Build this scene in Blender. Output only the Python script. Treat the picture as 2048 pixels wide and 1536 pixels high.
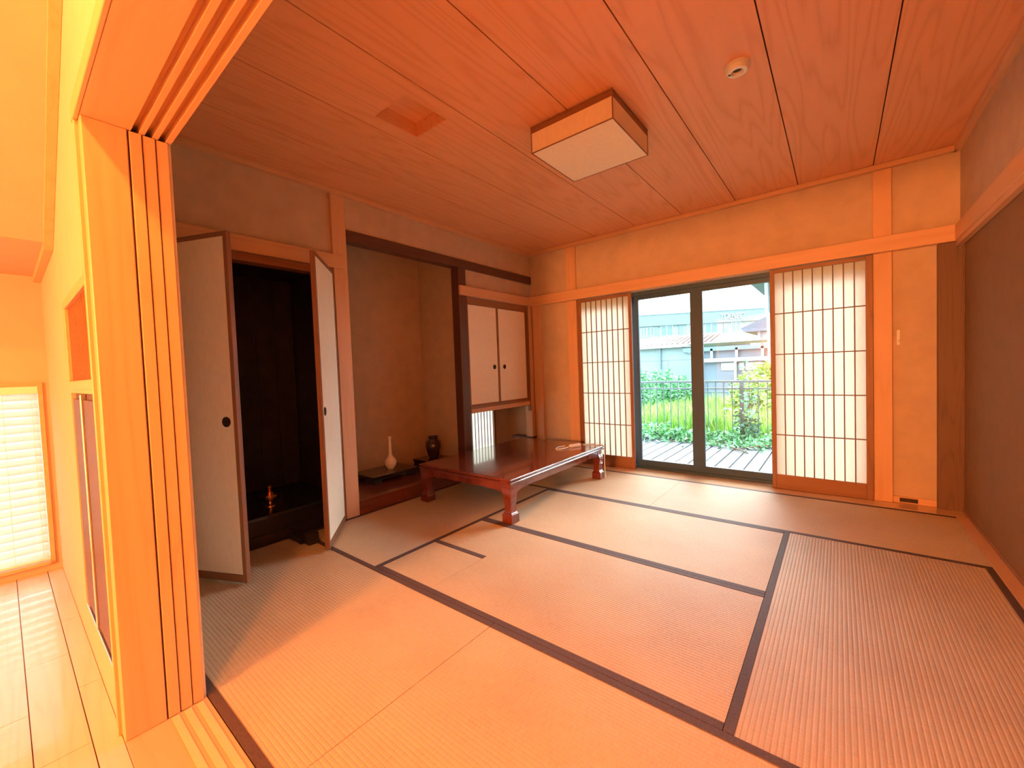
import bpy, bmesh, math, random
from mathutils import Vector, Matrix, Euler
random.seed(7)
R = math.radians
for o in list(bpy.data.objects): bpy.data.objects.remove(o)
sc = bpy.context.scene
COL = sc.collection

# ------------------------------------------------------------------ camera
FPX = 818.86
CAM = Vector((3.020, -0.407, 1.124)); ROT = Euler((R(87.97), R(2.14), R(38.55)), 'XYZ')
cd = bpy.data.cameras.new('camera'); cam = bpy.data.objects.new('camera', cd); COL.objects.link(cam)
cam.location = CAM; cam.rotation_euler = ROT
cd.sensor_fit = 'HORIZONTAL'; cd.sensor_width = 36; cd.lens = FPX/2048*36; cd.clip_start = .02; cd.clip_end = 500
sc.camera = cam
RM = ROT.to_matrix()
def ray(u, v): return RM @ Vector(((u-1024)/FPX, (768-v)/FPX, -1))
def on(ax, val, u, v):                      # where the line of sight through a photo pixel meets a plane
    d = ray(u, v); return CAM + d*((val-CAM[ax])/d[ax])
def aty(u, v, Y): return on(1, Y, u, v)

# ------------------------------------------------------------------ world, sun, exposure
wd = bpy.data.worlds.new('world'); sc.world = wd; wd.use_nodes = True
nt = wd.node_tree; nt.nodes.clear()
out = nt.nodes.new('ShaderNodeOutputWorld'); bg = nt.nodes.new('ShaderNodeBackground')
tc = nt.nodes.new('ShaderNodeTexCoord'); mp = nt.nodes.new('ShaderNodeMapping'); mp.inputs['Scale'].default_value = (1.2, 1.2, 4)
nz = nt.nodes.new('ShaderNodeTexNoise'); nz.inputs['Scale'].default_value = 2.6; nz.inputs['Detail'].default_value = 5
cr = nt.nodes.new('ShaderNodeValToRGB')
cr.color_ramp.elements[0].position = .38; cr.color_ramp.elements[0].color = (.52, .80, .95, 1)
cr.color_ramp.elements[1].position = .58; cr.color_ramp.elements[1].color = (.95, 1, 1, 1)
nt.links.new(tc.outputs['Generated'], mp.inputs[0]); nt.links.new(mp.outputs[0], nz.inputs[0])
nt.links.new(nz.outputs[0], cr.inputs[0]); nt.links.new(cr.outputs[0], bg.inputs[0])
bg.inputs[1].default_value = 5.6
nt.links.new(bg.outputs[0], out.inputs[0])
sl = bpy.data.lights.new('sun', 'SUN'); sl.energy = 8.2; sl.angle = R(50); sl.color = (1, .97, .9)
so = bpy.data.objects.new('sun', sl); COL.objects.link(so); so.rotation_euler = (R(-48), 0, R(-12)); so.location = (2, 30, 30)
vs = sc.view_settings; vs.view_transform = 'Standard'; vs.look = 'None'; vs.exposure = 1.34; vs.gamma = 1; vs.use_curve_mapping = False
FILL_COL = (1.0, .36, .095)

# ------------------------------------------------------------------ materials
def lin(*c): return tuple(c)+(1,)
class M:
    def __init__(s, name, rough=.6, spec=.5, metal=0, coat=0):
        s.m = bpy.data.materials.new(name); s.m.use_nodes = True; s.t = s.m.node_tree; s.n = s.t.nodes
        s.b = s.n['Principled BSDF']; s.b.inputs['Roughness'].default_value = rough
        s.b.inputs['Specular IOR Level'].default_value = spec; s.b.inputs['Metallic'].default_value = metal
        s.b.inputs['Coat Weight'].default_value = coat; s.b.inputs['Coat Roughness'].default_value = .06
    def new(s, t, **k):
        n = s.n.new(t)
        for a, v in k.items(): n.inputs[a.replace('_', ' ')].default_value = v
        return n
    def ln(s, a, b): s.t.links.new(a, b)
    def coord(s, scale):
        c = s.new('ShaderNodeTexCoord'); mp = s.new('ShaderNodeMapping', Scale=scale); s.ln(c.outputs['Object'], mp.inputs[0]); return mp.outputs[0]
    def ramp(s, fac, stops):
        r = s.n.new('ShaderNodeValToRGB'); e = r.color_ramp.elements
        e[0].position, e[0].color = stops[0][0], lin(*stops[0][1]); e[1].position, e[1].color = stops[-1][0], lin(*stops[-1][1])
        for p, c in stops[1:-1]: x = e.new(p); x.color = lin(*c)
        s.ln(fac, r.inputs[0]); return r.outputs[0]
    def bump(s, h, strength, dist=.002):
        b = s.new('ShaderNodeBump', Strength=strength, Distance=dist); s.ln(h, b.inputs['Height']); s.ln(b.outputs[0], s.b.inputs['Normal'])
def plain(name, c, rough=.6, spec=.5, metal=0, coat=0, var=.12, scale=9, bump=0):
    m = M(name, rough, spec, metal, coat)
    n = m.new('ShaderNodeTexNoise', Scale=scale, Detail=4.0); m.ln(m.coord((1, 1, 1)), n.inputs[0])
    m.ln(m.ramp(n.outputs[0], [(.3, [x*(1-var) for x in c]), (.7, [min(1, x*(1+var)) for x in c])]), m.b.inputs['Base Color'])
    if bump: 
        n2 = m.new('ShaderNodeTexNoise', Scale=scale*30, Detail=3.0); m.ln(m.coord((1, 1, 1)), n2.inputs[0]); m.bump(n2.outputs[0], bump)
    return m.m
def wood(name, c1, c2, axis='z', rough=.5, rings=9, coarse=1.6, spec=.4, coat=0, fine=.35):
    m = M(name, rough, spec, 0, coat)
    sc_ = {'x': (.35, 5, 5), 'y': (5, .35, 5), 'z': (5, 5, .35)}[axis]
    sf = {'x': (2, 90, 90), 'y': (90, 2, 90), 'z': (90, 90, 2)}[axis]
    n = m.new('ShaderNodeTexNoise', Scale=coarse, Detail=1.5); m.ln(m.coord(sc_), n.inputs[0])
    mu = m.n.new('ShaderNodeMath'); mu.operation = 'MULTIPLY'; mu.inputs[1].default_value = rings; m.ln(n.outputs[0], mu.inputs[0])
    pp = m.n.new('ShaderNodeMath'); pp.operation = 'PINGPONG'; pp.inputs[1].default_value = .5; m.ln(mu.outputs[0], pp.inputs[0])
    f = m.new('ShaderNodeTexNoise', Scale=1.0, Detail=3.0); m.ln(m.coord(sf), f.inputs[0])
    mx = m.n.new('ShaderNodeMix'); mx.data_type = 'FLOAT'; mx.inputs['Factor'].default_value = fine
    m.ln(pp.outputs[0], mx.inputs['A']); m.ln(f.outputs[0], mx.inputs['B'])
    m.ln(m.ramp(mx.outputs['Result'], [(.05, c2), (.28, c1), (.7, [x*1.06 for x in c1])]), m.b.inputs['Base Color'])
    m.bump(f.outputs[0], .12, .001)
    return m.m
def paper(name, c, transl=.5, var=.03):
    m = M(name, .8, .2)
    n = m.new('ShaderNodeTexNoise', Scale=60.0, Detail=3.0); m.ln(m.coord((1, 1, .3)), n.inputs[0])
    col = m.ramp(n.outputs[0], [(.3, [x*(1-var) for x in c]), (.7, [min(1, x*(1+var)) for x in c])])
    m.ln(col, m.b.inputs['Base Color'])
    t = m.n.new('ShaderNodeBsdfTranslucent'); m.ln(col, t.inputs[0])
    mx = m.n.new('ShaderNodeMixShader'); mx.inputs[0].default_value = transl
    m.ln(m.b.outputs[0], mx.inputs[1]); m.ln(t.outputs[0], mx.inputs[2]); m.ln(mx.outputs[0], m.n['Material Output'].inputs[0])
    return m.m
def glass(name, tint=(.95, .98, .99)):
    m = M(name); tr = m.n.new('ShaderNodeBsdfTransparent'); tr.inputs[0].default_value = lin(*tint)
    gl = m.n.new('ShaderNodeBsdfGlossy'); gl.inputs['Roughness'].default_value = .01
    fr = m.new('ShaderNodeFresnel', IOR=1.45); mx = m.n.new('ShaderNodeMixShader')
    m.ln(fr.outputs[0], mx.inputs[0]); m.ln(tr.outputs[0], mx.inputs[1]); m.ln(gl.outputs[0], mx.inputs[2]); m.ln(mx.outputs[0], m.n['Material Output'].inputs[0])
    return m.m
def emit(name, c, s):
    m = M(name); e = m.n.new('ShaderNodeEmission'); e.inputs[0].default_value = lin(*c); e.inputs[1].default_value = s
    m.ln(e.outputs[0], m.n['Material Output'].inputs[0]); return m.m
def tatami(name, axis):
    m = M(name, .62, .35)
    s = (4, 260, 1) if axis == 'x' else (260, 4, 1)
    n = m.new('ShaderNodeTexNoise', Scale=1.0, Detail=2.0); m.ln(m.coord((260, 30, 1) if axis == 'x' else (30, 260, 1)), n.inputs[0])
    n2 = m.new('ShaderNodeTexNoise', Scale=2.2, Detail=4.0); m.ln(m.coord((1, 1, 1)), n2.inputs[0])
    mx = m.n.new('ShaderNodeMix'); mx.data_type = 'FLOAT'; mx.inputs['Factor'].default_value = .5
    m.ln(n.outputs[0], mx.inputs['A']); m.ln(n2.outputs[0], mx.inputs['B'])
    m.ln(m.ramp(mx.outputs['Result'], [(.35, (.46, .335, .21)), (.65, (.57, .44, .29))]), m.b.inputs['Base Color'])
    m.bump(n.outputs[0], .25, .001)
    return m.m
HINOKI = ((.63, .365, .205), (.58, .32, .17)); 
MT = {}
for a in 'xyz': MT['post_'+a] = wood('light_wood_'+a, *HINOKI, axis=a, rough=.45, rings=5)
for a in 'xyz': MT['brown_'+a] = wood('brown_wood_'+a, (.27, .12, .058), (.19, .078, .036), axis=a, rough=.45)
for a in 'yz': MT['dark_'+a] = wood('dark_wood_'+a, (.105, .045, .032), (.06, .026, .018), axis=a, rough=.4)
MT['ceiling'] = wood('cedar_ceiling', (.74, .36, .185), (.66, .295, .14), axis='y', rough=.5, rings=12, coarse=1.1, fine=.25)
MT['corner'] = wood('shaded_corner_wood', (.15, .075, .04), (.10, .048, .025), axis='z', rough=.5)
MT['sill'] = wood('polished_sill_wood', (.66, .42, .25), (.58, .35, .2), axis='x', rough=.16, coat=.8, rings=5)
MT['plaster'] = plain('sand_plaster', (.54, .395, .28), .9, .2, var=.06, bump=.25)
MT['lplaster'] = plain('cream_wallpaper', (.52, .40, .30), .85, .2, var=.03, bump=.1)
MT['tatami_x'] = tatami('rush_mat_x', 'x'); MT['tatami_y'] = tatami('rush_mat_y', 'y')
MT['border'] = plain('mat_border_cloth', (.095, .058, .052), .75, .3, var=.2, scale=120)
MT['shoji'] = paper('shoji_paper', (.80, .765, .69), .55)
MT['fusuma'] = paper('fusuma_paper', (.88, .77, .61), .0)
MT['fusuma_brown'] = plain('brown_fusuma_paper', (.25, .145, .08), .85, .2, var=.05)
MT['redlac'] = plain('red_brown_lacquer', (.15, .026, .014), .16, .5, coat=.7, var=.25, scale=14)
MT['tokofloor'] = wood('alcove_floor_wood', (.16, .045, .02), (.10, .026, .012), axis='y', rough=.25, coat=.3)
MT['black'] = plain('black_lacquer', (.018, .013, .012), .14, .5, coat=.5, var=.2)
MT['alcove'] = plain('black_alcove_wood', (.028, .019, .017), .32, .4, var=.3)
MT['iron'] = plain('dark_metal', (.035, .022, .016), .35, .5, .6)
MT['ceramic'] = plain('cream_ceramic', (.88, .80, .66), .18, .5, coat=.4, var=.06)
MT['pot'] = plain('dark_glazed_pot', (.05, .02, .016), .12, .5, coat=.6, var=.35)
MT['gold'] = plain('brass', (.75, .34, .12), .18, .5, 1.0, var=.1)
MT['alu'] = plain('dark_sash_metal', (.03, .07, .12), .45, .4, 0, var=.05)
MT['glass'] = glass('window_glass')
MT['white'] = plain('white_plastic', (.80, .78, .74), .4, .5, var=.02)
MT['slat'] = paper('blind_slat', (.58, .70, .68), .38)
MT['plank'] = wood('pale_floor_wood', (.64, .52, .42), (.58, .46, .35), axis='x', rough=.3, coat=.25)
MT['track'] = plain('pale_track', (.74, .50, .28), .4, .4, var=.05)
MT['steel'] = plain('silver_metal', (.75, .73, .70), .25, .5, 1.0, var=.05)
MT['darkglass'] = plain('dark_panel', (.09, .055, .048), .5, .3, coat=0, var=.1)
MT['lampaper'] = paper('lamp_paper', (.93, .80, .63), .08)
MT['gap'] = plain('dark_gap', (.05, .02, .01), .9, .1)
MT['lattice'] = wood('lattice_wood', (.20, .12, .07), (.15, .085, .05), axis='z', rough=.5)
# outside
MT['deck'] = wood('weathered_deck', (.060, .065, .074), (.028, .031, .036), axis='y', rough=.75)
MT['rail'] = plain('grey_green_rail', (.05, .085, .09), .45, .5, .2)
MT['earth'] = plain('earth', (.12, .15, .06), .95, .1, var=.4, scale=2)
MT['grass'] = plain('grass_leaf', (.19, .37, .065), .6, .3, var=.5, scale=1.4)
MT['leaf'] = plain('shrub_leaf', (.095, .27, .115), .55, .3, var=.5, scale=2)
MT['leafy'] = plain('yellow_leaf', (.17, .29, .06), .55, .3, var=.45, scale=2)
MT['leafb'] = plain('vine_leaf', (.07, .20, .12), .5, .4, var=.5, scale=4)
MT['bark'] = plain('bark', (.10, .075, .05), .9, .1, var=.3)
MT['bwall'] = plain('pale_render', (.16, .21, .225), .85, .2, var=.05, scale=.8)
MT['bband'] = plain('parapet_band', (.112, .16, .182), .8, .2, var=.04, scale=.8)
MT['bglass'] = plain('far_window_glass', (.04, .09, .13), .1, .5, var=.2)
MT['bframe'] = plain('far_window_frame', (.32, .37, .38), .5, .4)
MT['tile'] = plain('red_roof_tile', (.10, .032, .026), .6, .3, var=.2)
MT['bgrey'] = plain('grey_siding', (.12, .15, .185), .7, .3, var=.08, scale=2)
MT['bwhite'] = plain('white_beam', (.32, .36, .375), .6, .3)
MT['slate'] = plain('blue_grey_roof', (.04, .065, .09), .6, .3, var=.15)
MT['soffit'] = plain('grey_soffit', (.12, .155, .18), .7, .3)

# ------------------------------------------------------------------ helpers
def wloc(o):
    v = Vector((0, 0, 0))
    while o: v += o.location; o = o.parent
    return v
class B:
    """collects geometry for ONE mesh"""
    def __init__(s): s.v = []; s.f = []; s.sm = False
    def box(s, x0, x1, y0, y1, z0, z1):
        b = len(s.v)
        s.v += [(x0, y0, z0), (x1, y0, z0), (x1, y1, z0), (x0, y1, z0), (x0, y0, z1), (x1, y0, z1), (x1, y1, z1), (x0, y1, z1)]
        s.f += [tuple(b+i for i in q) for q in ((3, 2, 1, 0), (4, 5, 6, 7), (0, 1, 5, 4), (1, 2, 6, 5), (2, 3, 7, 6), (3, 0, 4, 7))]
        return s
    def loft(s, rings, caps=True):
        b = len(s.v); n = len(rings[0])
        for r in rings: s.v += [tuple(p) for p in r]
        for i in range(len(rings)-1):
            for j in range(n):
                k = (j+1) % n; s.f.append((b+i*n+j, b+i*n+k, b+(i+1)*n+k, b+(i+1)*n+j))
        if caps: s.f.append(tuple(b+j for j in reversed(range(n)))); s.f.append(tuple(b+(len(rings)-1)*n+j for j in range(n)))
        return s
    def lathe(s, c, prof, n=32):
        return s.loft([[(c[0]+r*math.cos(2*math.pi*j/n), c[1]+r*math.sin(2*math.pi*j/n), c[2]+z) for j in range(n)] for r, z in prof])
    def tube(s, pts, r, n=8):
        pts = [Vector(p) for p in pts]; rings = []
        for i, p in enumerate(pts):
            t = (pts[min(i+1, len(pts)-1)]-pts[max(i-1, 0)]).normalized()
            a = t.cross(Vector((0, 0, 1))); a = a.normalized() if a.length > 1e-4 else Vector((1, 0, 0)); c = t.cross(a)
            rings.append([p+a*r*math.cos(2*math.pi*j/n)+c*r*math.sin(2*math.pi*j/n) for j in range(n)])
        return s.loft(rings)
    def prism(s, poly, f0, f1):
        """poly: list of 2d points; f0/f1 map a 2d point to 3d at the two faces"""
        return s.loft([[f0(p) for p in poly], [f1(p) for p in poly]])
def mk(name, b, mat, parent=None, bevel=0, local=False, smooth=False, **props):
    me = bpy.data.meshes.new(name)
    off = Vector((0, 0, 0)) if (local or not parent) else wloc(parent)
    me.from_pydata([(p[0]-off.x, p[1]-off.y, p[2]-off.z) for p in b.v], [], b.f); me.materials.append(MT[mat])
    bm = bmesh.new(); bm.from_mesh(me); bmesh.ops.recalc_face_normals(bm, faces=bm.faces)
    if bevel: bmesh.ops.bevel(bm, geom=list(bm.edges), offset=bevel, segments=1, affect='EDGES', clamp_overlap=True)
    if smooth:
        for f in bm.faces: f.smooth = True
        for e in bm.edges:
            if len(e.link_faces) == 2 and e.calc_face_angle() > R(38): e.smooth = False
    bm.to_mesh(me); bm.free()
    o = bpy.data.objects.new(name, me); COL.objects.link(o)
    if parent: o.parent = parent
    for k, v in props.items(): o[k] = v
    return o
def share(name, src, parent, loc=(0, 0, 0)):
    o = bpy.data.objects.new(name, src.data); COL.objects.link(o); o.parent = parent; o.location = Vector(src.location)+Vector(loc); return o
def thing(name, loc, label, cat, rotz=0, group=None, kind=None):
    o = bpy.data.objects.new(name, None); COL.objects.link(o); o.location = loc; o.rotation_euler = (0, 0, rotz); o.empty_display_size = .05
    if kind: o['kind'] = kind
    o['label'] = label
    if cat: o['category'] = cat
    if group: o['group'] = group
    return o
def bx(*a): return B().box(*a)
def struct(name, b, mat, label=None, **k):
    if label: k['label'] = label
    return mk(name, b, mat, kind='structure', **k)

# ------------------------------------------------------------------ dimensions (metres)
X1, X2, X3, X4 = .915, 1.815, 2.735, 3.640
Y1, Y2, Y3, Y4 = .913, 1.832, 2.737, 3.640
H = 2.56; YW = 3.83          # ceiling, plaster of the window wall
LY = -.217; XP = 1.264       # living-room wall face, jamb face
HD = 1.93                    # door head
LX = -.77                    # living-room end wall

# ------------------------------------------------------------------ floor of rush mats
floor = struct('floor', bx(-.80, 3.80, 0, 3.99, -.12, -.0125), 'gap', 'tatami floor of the Japanese room')
def ribs(b, x0, x1, y0, y1, axis, z=0.0, pitch=.0152, amp=.0011):
    L, W = ((x0, x1), (y0, y1)) if axis == 'x' else ((y0, y1), (x0, x1))
    n = max(2, int(round((W[1]-W[0])/pitch))); prof = []
    for i in range(n):
        for t, h in ((0, -1), (.25, 0), (.5, .15), (.75, 0)): prof.append((W[0]+(W[1]-W[0])*(i+t)/n, z+amp*h))
    prof.append((W[1], z-amp))
    base = len(b.v); P = lambda l, w, zz: (l, w, zz) if axis == 'x' else (w, l, zz)
    for w, zz in prof: b.v += [P(L[0], w, zz), P(L[1], w, zz)]
    k = len(prof)
    for i in range(k-1): b.f.append((base+2*i, base+2*i+1, base+2*i+3, base+2*i+2))
    q = len(b.v); b.v += [P(L[0], W[0], -.012), P(L[1], W[0], -.012), P(L[0], W[1], -.012), P(L[1], W[1], -.012)]
    b.f += [(base, q, q+1, base+1), (base+2*k-2, base+2*k-1, q+3, q+2)]
    b.f += [tuple([q]+[base+2*i for i in range(k)]+[q+2]), tuple([q+1]+[base+2*i+1 for i in range(k)]+[q+3])]
g = .0012; BW = .031
def mat_(x0, x1, y0, y1, axis, cut=False):
    b = B()
    if cut:
        ribs(b, X1+.432, x1-g, y0+g, y1-g, axis); ribs(b, x0+g, X1+.432-.0005, 1.345, y1-g, axis)
    else: ribs(b, x0+g, x1-g, y0+g, y1-g, axis)
    m = mk('tatami_mat', b, 'tatami_'+axis, floor)
    if axis == 'x': e = [(x0+g, x1-g, y0+g, y0+BW), (x0+g, x1-g, y1-BW, y1-g)]
    else: e = [(x0+g, x0+BW, y0+g, y1-g), (x1-BW, x1-g, y0+g, y1-g)]
    for a in e: mk('border', bx(*a, -.01, .0016), 'border', m)
    if cut: mk('border', bx(x0+g, X1+.430, 1.345, 1.378, -.01, .0017), 'border', m)
mat_(0, X2, 0, Y1, 'x'); mat_(X2, X4, 0, Y1, 'x')
mat_(0, X1, Y1, Y3, 'y'); mat_(X3, X4, Y1, Y3, 'y')
mat_(X1, X3, Y1, Y2, 'x', True); mat_(X1, X3, Y2, Y3, 'x')
mat_(0, X2+.02, Y3, Y4, 'x'); mat_(X2+.02, X4, Y3, Y4, 'x')
b = B(); ribs(b, X1+g, X1+.430, Y1+BW+.001, 1.3435, 'x'); mk('hearth_mat', b, 'tatami_x', floor)
# wooden sills around the mats
struct('trim_1', bx(0, 3.80, Y4+.001, 3.99, -.05, .002), 'sill', 'pale wooden sill board under the window', bevel=.001)
struct('trim_2', bx(X4+.001, 3.80, .0, Y4, -.05, .002), 'post_y', 'wooden sill board below the brown sliding screens', bevel=.001)
thr = struct('trim_3', bx(XP-.046, 3.80, LY, -.001, -.06, .0), 'post_x', 'wooden threshold with three sliding tracks', bevel=.001)
TR = (-.094, -.060, -.026)
for y in TR: mk('track', bx(XP+.002, 3.64, y-.010, y+.010, -.01, .0016), 'track', thr)

# ------------------------------------------------------------------ ceiling of the Japanese room
CE = [0, .462, .923, 1.385, 1.846, 2.308, 2.768, 3.235, 3.70]
hx0, hx1, hy0, hy1 = 1.012, 1.290, .967, 1.264
b = B()
b.box(-.1, hx0, -.02, YW+.1, H+.015, H+.05).box(hx1, 3.85, -.02, YW+.1, H+.015, H+.05).box(hx0, hx1, -.02, hy0, H+.015, H+.05).box(hx0, hx1, hy1, YW+.1, H+.015, H+.05)
b.box(hx0-.05, hx1+.05, hy0-.05, hy1+.05, H+.13, H+.15)
for a in ((hx0-.03, hx0, hy0-.03, hy1+.03), (hx1, hx1+.03, hy0-.03, hy1+.03), (hx0, hx1, hy0-.03, hy0), (hx0, hx1, hy1, hy1+.03)): b.box(*a, H+.05, H+.13)
ceil = struct('ceiling', b, 'gap', 'cedar board ceiling')
for i in range(8):
    x0, x1 = CE[i]+.003, CE[i+1]-.003; b = B()
    if i == 2:
        b.box(x0, hx0, 0, YW, H, H+.014).box(hx1, x1, 0, YW, H, H+.014).box(hx0, hx1, 0, hy0, H, H+.014).box(hx0, hx1, hy1, YW, H, H+.014)
    else: b.box(x0, x1, 0, YW, H, H+.014)
    mk('ceiling_board', b, 'ceiling', ceil)
hp = mk('hatch_panel', bx(hx0+.004, hx1-.004, hy0+.004, hy1-.004, H+.085, H+.093), 'ceiling', ceil)
mk('hatch_rim', bx(hx0+.0065, hx1-.0065, hy0+.0065, hy0+.030, H+.030, H+.045), 'ceiling', ceil)
for a in ((hx0+.0005, hx0+.006, hy0+.0005, hy1-.0005), (hx1-.006, hx1-.0005, hy0+.0005, hy1-.0005), (hx0+.0065, hx1-.0065, hy0+.0005, hy0+.006), (hx0+.0065, hx1-.0065, hy1-.006, hy1-.0005)): mk('hatch_liner', bx(*a, H+.001, H+.084), 'ceiling', ceil)
mk('hatch_notch', bx(hx1-.05, hx1-.007, hy0+.04, hy0+.075, H+.078, H+.0845), 'gap', ceil)
# cornice
struct('trim_4', bx(-.03, .022, 0, YW, H-.038, H-.001), 'post_y', 'cornice strip along the alcove wall', bevel=.002)
struct('trim_5', bx(.022, 3.67, YW-.045, YW+.01, H-.038, H-.001), 'post_x', 'cornice strip over the window wall', bevel=.002)
struct('trim_6', bx(3.655, 3.70, 0, YW, H-.038, H-.001), 'post_y', 'cornice strip along the sliding screen wall', bevel=.002)

# ------------------------------------------------------------------ left wall: altar alcove, display alcove, cupboard
b = B()
b.box(-.10, -.02, -.02, 1.24, 2.05, 2.60).box(-.10, -.02, 1.34, 3.95, 2.262, 2.60)
b.box(-.10, -.03, 2.67, 3.95, 1.98, 2.20).box(-.10, -.015, -.02, .172, -.02, 2.06)
wall_l = struct('wall_left', b, 'plaster', 'sand plaster wall above the alcoves')
struct('trim_7', bx(-.115, .004, 1.236, 1.350, 0, H-.036), 'post_z', 'pale wooden post between altar alcove and display alcove', bevel=.003)
struct('trim_8', bx(-.06, .014, 0, 1.318, 1.952, 2.058), 'post_y', 'wooden lintel over the altar alcove', bevel=.003)
struct('trim_9', bx(-.09, .0, .172, 1.236, 1.895, 1.951), 'brown_y', 'brown door head of the altar alcove', bevel=.002)
struct('trim_10', bx(-.10, .0, 1.351, 3.86, 2.186, 2.272), 'dark_y', 'dark beam over the display alcove', bevel=.003)
# altar alcove
b = B()
b.box(-.80, -.75, .10, 1.30, -.02, 2.1).box(-.75, -.02, .10, .171, -.02, 2.1).box(-.75, -.116, 1.235, 1.299, -.02, 2.1).box(-.75, -.10, .171, 1.235, 1.96, 2.1)
alc = struct('wall_alcove', b, 'alcove', 'black interior of the altar alcove')
for i in range(7):
    y = .175+i*.151; mk('panel_board', bx(-.75, -.738-.004*(i % 2), y, y+.146, .2, 1.955), 'alcove', alc, bevel=.003)
for z in (.62, .70, .86, .95, 1.10): mk('shelf_edge', bx(-.60, -.06, .172, .186, z, z+.012), 'alcove', alc)
st = thing('altar_platform', (-.35, .7, 0), 'black lacquered low platform inside the altar alcove', 'platform')
mk('top', bx(-.735, -.004, .174, 1.233, .178, .200), 'black', st, bevel=.003)
mk('front_board', bx(-.05, -.02, .174, 1.233, -.012, .177), 'alcove', st, bevel=.002)
mk('lower_step', bx(-.020, -.002, .30, 1.00, .003, .07), 'alcove', st, bevel=.002)
v = thing('brass_vessel', (-.21, .775, .2), 'small brass lidded vessel on the black altar platform', 'vessel')
mk('foot', B().lathe((-.21, .775, .2), [(.001, .0005), (.036, .0005), (.034, .008), (.014, .018), (.013, .034), (.022, .042)], 24), 'gold', v, smooth=True)
mk('bowl', B().lathe((-.21, .775, .2), [(.018, .042), (.046, .046), (.064, .062), (.066, .078), (.056, .090), (.030, .0925)], 24), 'gold', v, smooth=True)
mk('lid', B().lathe((-.21, .775, .2), [(.026, .0925), (.027, .104), (.018, .112), (.022, .128), (.028, .140), (.020, .150), (.008, .158), (.001, .160)], 24), 'gold', v, smooth=True)
o = mk('wooden_block', bx(.195, .262, .822, .892, .002, .078), 'alcove', None, bevel=.004); o['label'] = 'small dark wooden block standing on the mat before the altar platform'; o['category'] = 'block'
o = mk('offering_board', bx(.005, .19, .80, .90, .002, .035), 'alcove', None, bevel=.004); o['label'] = 'short dark board lying on the mat behind the small block'; o['category'] = 'board'
def leaf(name, hinge, ang, label, L=.54, side=1):
    d = thing(name, (hinge[0], hinge[1], .012), label, 'door', ang)
    z0, z1, t, w = 0, 1.905, .028, .026
    mk('panel', bx(w, L-w, -t/2+.003, t/2-.003, w+.018, z1-w), 'fusuma', d, local=True)
    for a in ((0, w), (L-w, L)): mk('stile', bx(a[0], a[1], -t/2, t/2, z0, z1), 'brown_z', d, local=True, bevel=.002)
    mk('bottom_rail', bx(w, L-w, -t/2, t/2, z0, z0+w+.016), 'brown_x', d, local=True, bevel=.002)
    mk('top_rail', bx(w, L-w, -t/2, t/2, z1-w, z1), 'brown_x', d, local=True, bevel=.002)
    for s in (-1, 1):
        h = B(); n = 24
        rings = [[(L-.075+r*math.cos(2*math.pi*j/n), s*(t/2-.003+y), .885+r*math.sin(2*math.pi*j/n)) for j in range(n)] for r, y in ((.028, .0004), (.028, .0035), (.022, .0035), (.019, .001), (.001, .001))]
        mk('finger_pull', h.loft(rings), 'iron', d, local=True, smooth=True)
    return d
leaf('door_1', (.016, .186), math.atan2(.207, .465), 'cream paper door leaf swung open beside the sliding door jamb', .512)
leaf('door_2', (.022, 1.205), math.atan2(-.354, .431), 'cream paper door leaf swung open beside the post and display alcove', .556)
# display alcove
b = B()
b.box(-.76, -.68, 1.25, 2.66, -.02, 2.6).box(-.68, -.116, 1.300, 1.352, -.02, 2.6).box(-.68, -.112, 2.60, 2.66, -.02, 2.6).box(-.68, -.10, 1.352, 2.60, 2.5, 2.56)
tk = struct('wall_display_alcove', b, 'plaster', 'sand plaster lining of the display alcove')
mk('nail', B().lathe((-.679, 1.965, 1.232), [(.001, -.004), (.004, -.002), (.004, .002), (.001, .004)], 8), 'steel', tk)
tp = thing('alcove_platform', (-.34, 1.95, 0), 'raised red brown wooden floor of the display alcove', 'platform')
mk('floor_board', bx(-.678, -.041, 1.353, 2.598, .060, .108), 'tokofloor', tp)
mk('front_beam', bx(-.040, .000, 1.352, 2.66, -.012, .112), 'tokofloor', tp, bevel=.004)
struct('trim_11', bx(-.11, .0, 2.561, 2.672, .112, 2.185), 'dark_z', 'dark polished alcove post beside the cupboard', bevel=.006)
# vase on lacquer stand
s = thing('lacquer_stand', (-.475, 1.93, .108), 'flat black lacquer stand under the white bottle vase', 'stand')
mk('top', bx(-.655, -.293, 1.675, 2.185, .166, .184), 'black', s, bevel=.003)
mk('lower_shelf', bx(-.645, -.303, 1.69, 2.17, .147, .158), 'black', s, bevel=.002)
for yy in (1.715, 2.105):
    for xx in (-.63, -.385): mk('foot', B().box(xx, xx+.075, yy-.02, yy+.055, .1084, .146).box(xx+.008, xx+.067, yy-.01, yy+.045, .158, .1665), 'black', s, bevel=.003)
o = mk('bottle_vase', B().lathe((0, 0, 0), [(.001, .001), (.030, .001), (.031, .008), (.046, .024), (.056, .050), (.058, .070), (.052, .093), (.034, .115), (.021, .134), (.0165, .16), (.014, .22), (.0135, .28), (.016, .305), (.019, .316), (.016, .318), (.012, .306), (.011, .2), (.001, .2)], 36), 'ceramic', None, smooth=True)
o.location = (-.475, 1.985, .184); o['label'] = 'white long-necked bottle vase on the black lacquer stand'; o['category'] = 'vase'
s = thing('pot_stand', (-.36, 2.44, .108), 'dark wooden stand under the brown glazed pot', 'stand')
mk('top', bx(-.52, -.20, 2.29, 2.585, .195, .216), 'black', s, bevel=.005)
for xx in (-.51, -.25):
    for yy in (2.295, 2.535): mk('leg', bx(xx, xx+.045, yy, yy+.045, .1084, .194), 'black', s, bevel=.004)
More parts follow.
